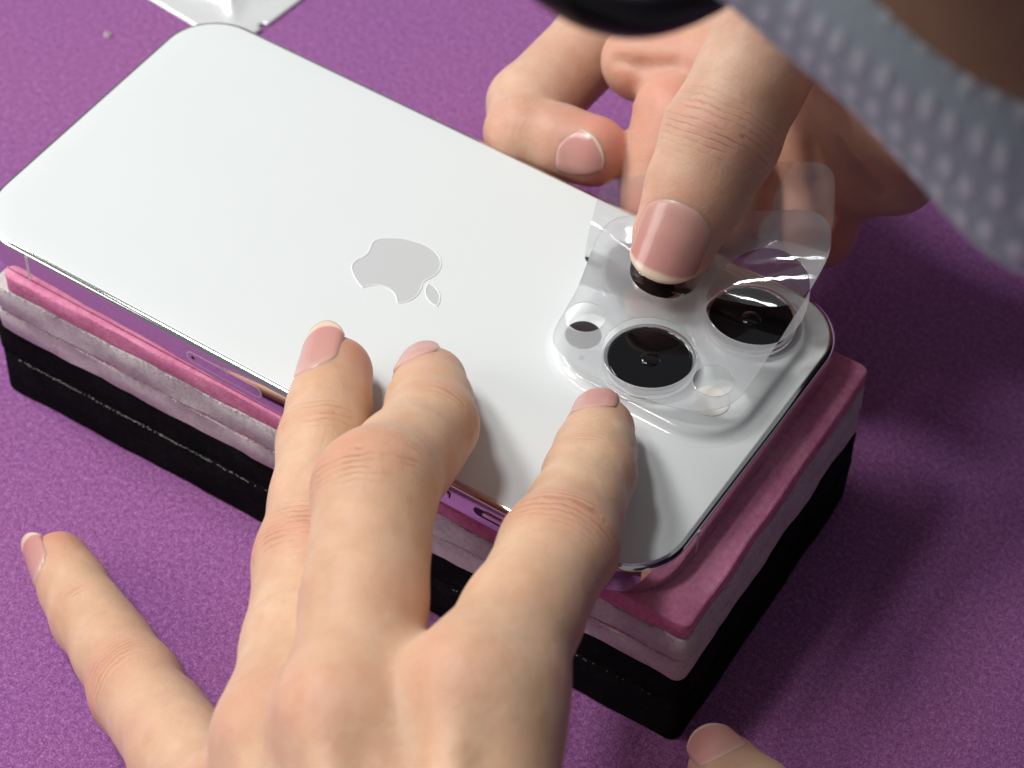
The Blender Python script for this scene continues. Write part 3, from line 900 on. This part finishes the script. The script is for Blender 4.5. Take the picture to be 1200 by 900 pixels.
def left_hand():
    sd = SDF()
    wrist = np.array([118, -168, 12.0])
    iM, mM, rM = up(562, 812, 33), up(410, 848, 27), up(332, 868, 13)
    pM = up(268, 972, -4)
    dI = np.array([-.05, -.45, .9]); dM = np.array([-.25, -.35, .9]); dR = np.array([-.55, -.25, .8]); dP = np.array([-.82, -.60, .34])
    fs = []
    def F(px, zt, rest, M_, rad, dors, nail, joints):
        P = [up(*px, zt)] + [up(x, y, z) for x, y, z in rest] + [M_]
        f = Finger(P, rad, dors, None, nail); f.joints = joints; fs.append(f); return f
    idx = F((702, 503), 6.6, [(691, 556, 12.0), (655, 640, 21.5)], iM, [6.3, 8.0, 9.7, 11.0], dI, (1.45, 52, -3.2, 1, .2), [(1, 2.2, .55), (2, 5.0, 1.0)])
    mid = F((502, 448), 6.8, [(503, 500, 15.5), (440, 572, 26.5)], mM, [6.9, 8.6, 10.4, 11.2], dM, (1.45, 52, -3.0, 1, .3), [(1, 2.4, .6), (2, 5.0, .8)])
    rin = F((391, 437), 6.8, [(378, 517, 8.6), (361, 655, 8.5)], rM, [6.9, 8.2, 9.4, 10.4], dR, (2.0, 53, -6.5, 1, 1.1), [(1, 2.4, .6), (2, 5.0, 1.0)])
    pin = F((68, 660), -39.0, [(104, 722, -36.5), (160, 808, -29.0)], pM, [5.9, 7.5, 8.9, 10.6], dP, (2.0, 54, -5.0, 1, .9), [(1, 2.2, .7), (2, 4.6, 1.0)])
    for f in fs: f.add(sd)
    # thumb: rests on the mat beside the black foam
    tT, tI, tM, tC = up(850, 902, -34), up(912, 978, -27), np.array([113, -99, -8.]), np.array([118, -142, 4.])
    th = Finger([tT, tI, tM, tC], [6.8, 9.6, 11.3, 13.5], np.array([-.55, .2, .8]), None, (1.6, 56, -4.0, 1, .4)); th.joints = [(1, 4, .9)]
    fs.append(th); th.add(sd)
    # back of the hand
    wr = [wrist + np.array(o) for o in ((6, 4, 6), (-4, 0, 5), (-14, -3, 1), (-22, -4, -6))]
    Ms = [iM, mM, rM, pM]
    dors = unit(np.array([-.35, -.30, .88]))
    for Mk, w in zip(Ms, wr):
        sd.cap(Mk - dors * 3.0, w - dors * 2, 11.2, 13.0, 9.0)
    for a, b in zip(Ms[:-1], Ms[1:]):
        sd.cap(a * .95 + wr[0] * .05 - dors * 4.5, b * .95 + wr[1] * .05 - dors * 4.5, 7.4, 7.4, 6.5)
    sd.cap(iM * .6 + wr[0] * .4 - dors * 8, tM, 10, 10, 10)
    sd.cap(tM, wr[0] - dors * 6, 12, 13, 10)
    # knuckles and tendons
    for Mk, w, r in zip(Ms, wr, (6.6, 7.0, 6.2, 5.4)):
        sd.ball(Mk + dors * 4.6, r, 6.5)
        sd.cap(Mk + dors * 8.2, Mk * .35 + w * .65 + dors * 9.6, 3.0, 2.4, 4.0)
    # forearm
    elbow = np.array([245, -240, 0.])
    sd.cap(wrist - dors * 1, wrist * .5 + elbow * .5, 17, 21, 12)
    sd.cap(wrist * .5 + elbow * .5, elbow, 21, 26, 12)
    V, Q = sd.mesh((-46, -225, -47), (190, 0, 62), 0.85)
    ex = [(Mk + dors * 10, 9, .40) for Mk in Ms]
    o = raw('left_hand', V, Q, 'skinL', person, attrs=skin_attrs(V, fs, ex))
    o['label'] = 'left hand spread over the phone edge, fingertips pressing the white glass'
    for f, fr in zip(fs, (.05, .05, .13, .13, .07)): make_nail(f, sd, o, fr)
    return wrist, elbow

def right_hand():
    sd = SDF(); fs = []
    def pts(*q): return [up(*p) for p in q]
    def F(P, rad, dors, nail, joints):
        f = Finger(P, rad, dors, None, nail); f.joints = joints; fs.append(f); return f
    toC = unit(CAM_C - np.array([45, 35, 20]))
    # thumb, nail to the camera, pad on the film
    th = F(pts((792, 277, 14.5), (845, 160, 27), (912, 30, 40), (1010, -60, 38)), [8.3, 11.2, 11.6, 15.0], toC + np.array([-.12, 0, .05]), (1.75, 66, -6.2, 1, 1.6), [(1, 4.6, .75)])
    # curled little finger: nail shows because the finger folds back on itself
    A = F(pts((693, 177, 0), (614, 156, -2), (622, 124, -5), (775, -28, -2)), [7.4, 8.2, 9.2, 10.8], toC - .30 * CAM_U, (1.35, 46, -8.6, 1, .3), [(1, 3, .3)])
    # fingers folded below the palm
    B = F(pts((772, 240, -8), (781, 192, -2), (794, 138, 4)), [8.0, 9.0, 9.6], -toC, None, [])
    Cc = F(pts((862, 255, -8), (868, 205, -2), (876, 150, 4)), [8.0, 9.2, 10.0], -toC, None, [])
    D = F(pts((958, 268, -8), (962, 225, -3), (985, 160, 6)), [8.2, 9.2, 10.5], -toC, None, [])
    # palm behind the thumb
    p2, p3 = pts((895, 100, 2), (985, 150, 4))
    w = up(1130, 70, 34); tb = up(1010, -60, 38)
    sd.cap(p2, p3, 14, 15, 7); sd.cap(p2, w, 16, 19, 9); sd.cap(p3, w, 15, 18, 9); sd.cap(tb, w, 15, 18, 9)
    sd.cap(p2, tb, 12, 14, 8)
    sd.cap(up(775, -28, -2), p2, 11, 12, 7)
    th.add(sd, 2.5)
    sd.cap(up(752, 72, 6), up(860, 88, 8), 8.6, 11.0, 1.6)          # pink pad at the root of the fingers
    sd.cap(up(985, 185, 2), up(1052, 205, 4), 12.5, 8.0, 7.0)
    A.add(sd, 1.7)
    for f in (B, Cc, D): f.add(sd, 1.6)
    A.a = unit(CAM_R * .86 + CAM_U * .45); A.n = unit(A.n - A.a * (A.n @ A.a)); A.b = np.cross(A.a, A.n)
    def hit(x, y):
        d = unit(CAM_F + CAM_R * (x - 600) / FPX + CAM_U * (450 - y) / FPX); t = 330.0
        for _ in range(90):
            q = sd.at((CAM_C + d * t)[None])[0]; t += max(q * .8, .02)
            if q < .05: break
        return CAM_C + d * t
    for line, rad in (([(724, 70), (752, 78), (790, 76), (822, 70)], .45), ([(760, 110), (790, 113), (815, 108)], .5), ([(950, 170), (957, 215), (966, 258)], .6), ([(985, 165), (1010, 198), (1034, 226)], .5)):
        h = [hit(*q_) for q_ in line]
        for a_, b_ in zip(h[:-1], h[1:]):
            if np.linalg.norm(a_ - b_) < 16: sd.cut(a_, b_, rad, rad, 2.6)
    elbow = up(1500, -40, 60)
    sd.cap(w, elbow, 19, 27, 12)
    lo = np.array([-25, 5, -46]); hi = np.array([160, 125, 75])
    V, Q = sd.mesh(lo, hi, 0.75)
    ex = [(up(690, 175, 4), 14, .3), (up(790, 85, 12), 17, .5), (D.P[1], 22, .3)]
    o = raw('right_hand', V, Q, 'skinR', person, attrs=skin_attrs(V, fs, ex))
    o['label'] = 'right hand with its thumb holding the clear film over the lenses'
    make_nail(th, sd, o, .11); make_nail(A, sd, o, .07)
    return w, elbow

LW, LE = left_hand()
RW, RE = right_hand()

# ---- head
HD = 300.0
def head():
    ro = math.radians(-10); cr_, sr_ = math.cos(ro), math.sin(ro)
    fx, fy = cr_ * -.69 - sr_ * -.72, sr_ * -.69 + cr_ * -.72
    ux, uy = cr_ * -.72 - sr_ * .69, sr_ * -.72 + cr_ * .69
    Fd = unit(fx * CAM_R + fy * CAM_U + 1.8 * CAM_F)
    Ud = ux * CAM_R + uy * CAM_U; Ud = unit(Ud - Fd * (Ud @ Fd))
    Sd = np.cross(Fd, Ud)                       # towards one side of the head
    if Sd @ CAM_F > 0: Sd = -Sd                 # + side faces the camera
    chin = upd(1210, 334, HD)
    # head coordinates: x side, y front, z up; mask edge near the jaw at (40, 70, -104)
    O = chin - Sd * 40 - Fd * 70 + Ud * 104
    A = np.stack([Sd, Fd, Ud])                  # rows
    def w(x, y, z): return O + Sd * x + Fd * y + Ud * z
    sd = SDF()
    sd.ell(w(0, -10, 28), A, np.array([76, 96, 88]), 10)
    sd.ell(w(0, 30, -30), A, np.array([64, 62, 82]), 14)
    sd.ell(w(0, 52, -88), A, np.array([36, 30, 26]), 18)
    for s in (-1, 1):
        sd.cap(w(58 * s, 5, -45), w(28 * s, 62, -96), 14, 13, 14)
        sd.ell(w(40 * s, 62, -32), A, np.array([20, 18, 18]), 10)
        sd.cap(w(76 * s, -2, 6), w(74 * s, 0, -26), 8, 6, 5)
        sd.ell(w(32 * s, 80, 0), A, np.array([14, 10, 9]), 8)
    sd.cap(w(0, 92, -2), w(0, 112, -38), 7, 11, 9)
    sd.ell(w(0, 88, -68), A, np.array([26, 10, 9]), 8)
    sd.cap(w(0, -25, -40), w(0, -55, -150), 56, 60, 20)
    c = w(0, 0, -20)
    V, Q = sd.mesh(c - 190, c + 190, 2.6)
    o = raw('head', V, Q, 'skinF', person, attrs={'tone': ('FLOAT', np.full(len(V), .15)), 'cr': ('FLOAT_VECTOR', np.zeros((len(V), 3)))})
    # hair: shell over the skull, kept off the face
    sh = SDF()
    sh.ell(w(0, -14, 34), A, np.array([82, 98, 92]), 10)
    sh.ell(w(0, -30, -20), A, np.array([80, 78, 70]), 12)
    sh.cut(w(0, 130, -60), w(0, 105, 28), 96, 62, 6)
    V, Q = sh.mesh(c - 190, c + 190, 2.8)
    raw('hair', V, Q, 'hair', person)
    # mask: cloth wrapped round nose, cheeks and chin
    nu, nv = 90, 70
    V = np.zeros((nu, nv, 3)); MU = np.zeros((nu, nv, 3))
    for i in range(nu):
        a = -1 + 2 * i / (nu - 1)
        for j in range(nv):
            t = j / (nv - 1)
            z = -8 - 112 * t - 16 * (1 - t) * abs(a) ** 2 + 26 * t * abs(a) ** 2.2
            th = a * math.radians(72)
            V[i, j] = (math.sin(th), math.cos(th), z); MU[i, j] = (a * 63 / 7.6, t * 115 / 4.2, 0)
    base = w(0, 0, 0)
    dirs = V[..., 0:1] * Sd + V[..., 1:2] * Fd
    cen = O + V[..., 2:3] * Ud + Fd * 18
    lo = np.full((nu, nv), 2.0); hi = np.full((nu, nv), 150.0)
    for _ in range(24):
        m = (lo + hi) / 2; ins = sd.at(cen + dirs * m[..., None]) < 0
        lo = np.where(ins, m, lo); hi = np.where(ins, hi, m)
    a = np.linspace(-1, 1, nu)[:, None]; t = np.linspace(0, 1, nv)[None]
    R = np.maximum(lo, 46 - 10 * np.abs(a) * np.ones_like(t))
    for _ in range(10):
        R[1:-1] = (R[:-2] + R[1:-1] * 2 + R[2:]) / 4; R[:, 1:-1] = (R[:, :-2] + R[:, 1:-1] * 2 + R[:, 2:]) / 4
    R = R + 2.2 + 5.5 * (1 - a ** 2) * np.sin(np.pi * t) + 0.9 * np.sin(t * 9 * np.pi / 2) * (1 - a ** 4) - 5.0 * np.clip((np.abs(a) - .86) / .14, 0, 1) ** 2
    P = cen + dirs * R[..., None]
    g = np.arange(nu * nv).reshape(nu, nv)
    Q = np.stack([g[:-1, :-1], g[1:, :-1], g[1:, 1:], g[:-1, 1:]], -1).reshape(-1, 4)
    fm = empty('face_mask', c)
    tag(fm, 'pale blue grey dotted face mask worn by the leaning person', 'face mask')
    o = raw('mask_cloth', P.reshape(-1, 3), Q, 'mask', fm, attrs={'muv': ('FLOAT_VECTOR', MU.reshape(-1, 3))})
    so = o.modifiers.new('thickness', 'SOLIDIFY'); so.thickness = 0.0011; so.offset = 1
    for row_, nm in ((P[:, 0], 'top_hem'), (P[:, -1], 'bottom_hem')):
        tv, tf = tube(row_, 1.0, 8); raw(nm, tv, tf, 'maskhem', fm)
    for s, row in ((-1, 0), (1, nu - 1)):
        q0 = P[row, 2]; q1 = w(80 * s, -8, 12)
        tv, tf = tube([q0 * (1 - k) + q1 * k + (Sd * s * 7 * math.sin(math.pi * k)) for k in np.linspace(0, 1, 14)], 1.3, 8)
        raw('ear_loop', tv, tf, 'maskhem', fm)
    return w, c, A
hw, HC, HA = head()

# ---- eyeglasses
def glasses():
    ge = empty('eyeglasses', HC)
    tag(ge, 'black rimmed eyeglasses on the leaning face above the hands', 'eyeglasses')
    # near rim: its lowest point is seen against the right hand
    low = upd(848, -16, HD + 12)
    A = HA
    def loc(x, y, z): return A[0] * x + A[1] * y + A[2] * z
    base = low - loc(0, 0, -20)
    for s in (1, -1):
        off = loc(0, 0, 0) if s == 1 else loc(-68, 0, 0)
        path = []
        for i in range(64):
            a = 2 * math.pi * i / 64
            ca, sa = math.cos(a), math.sin(a)
            x = 27 * abs(ca) ** .8 * np.sign(ca); z = 20 * abs(sa) ** .8 * np.sign(sa)
            path.append(base + off + loc(x, -0.004 * x * x - 0.12 * s * x, z))
        tv, tf = tube(path, 2.6, 10, closed=True)
        raw('rim', tv, tf, 'glasses', ge)
        P = np.array(path); cen = P.mean(0)
        V = [cen] + list(P); F = [(0, i + 1, (i + 1) % 64 + 1) for i in range(64)]
        raw('lens', V, F, 'liner', ge)
        hinge = base + off + loc(28 * s, -3, 8)
        ear = hw(80 * s, -6, 8)
        tv, tf = tube([hinge * (1 - k) + ear * k for k in np.linspace(0, 1, 12)], 2.2, 8)
        raw('temple', tv, tf, 'glasses', ge)
    b0 = base + loc(-27, -1, 4); b1 = base + loc(-41, -1, 4)
    tv, tf = tube([b0 * (1 - k) + b1 * k + loc(0, 2, 3 * math.sin(math.pi * k)) for k in np.linspace(0, 1, 8)], 2.4, 8)
    raw('bridge', tv, tf, 'glasses', ge)
glasses()

# ---- dark top: torso and sleeves (outside the frame, shades the right side of the mat)
def shirt():
    sd = SDF()
    neck = hw(0, -55, -140)
    chest = neck + np.array([120, 10, -60.])
    shL = neck + np.array([70, -165, -40.]); shR = neck + np.array([70, 165, -40.])
    sd.cap(shL, shR, 58, 58, 30)
    sd.cap(neck, chest, 66, 95, 30)
    sd.cap(chest + np.array([0, -60, 0]), chest + np.array([60, -60, -120]), 95, 100, 30)
    sd.cap(chest + np.array([0, 60, 0]), chest + np.array([60, 60, -120]), 95, 100, 30)
    eL = np.array([330, -285, 10.]); eR = np.array([300, 190, 60.])
    cL = LW * .35 + LE * .65; cR = RW * .6 + RE * .4
    sd.cap(shL, eL, 52, 42, 25); sd.cap(eL, cL, 42, 31, 20)
    sd.cap(shR, eR, 52, 42, 25); sd.cap(eR, cR, 42, 31, 20)
    V, Q = sd.mesh((90, -390, -40), (760, 330, 420), 5.0)
    raw('shirt', V, Q, 'shirt', person)
shirt()
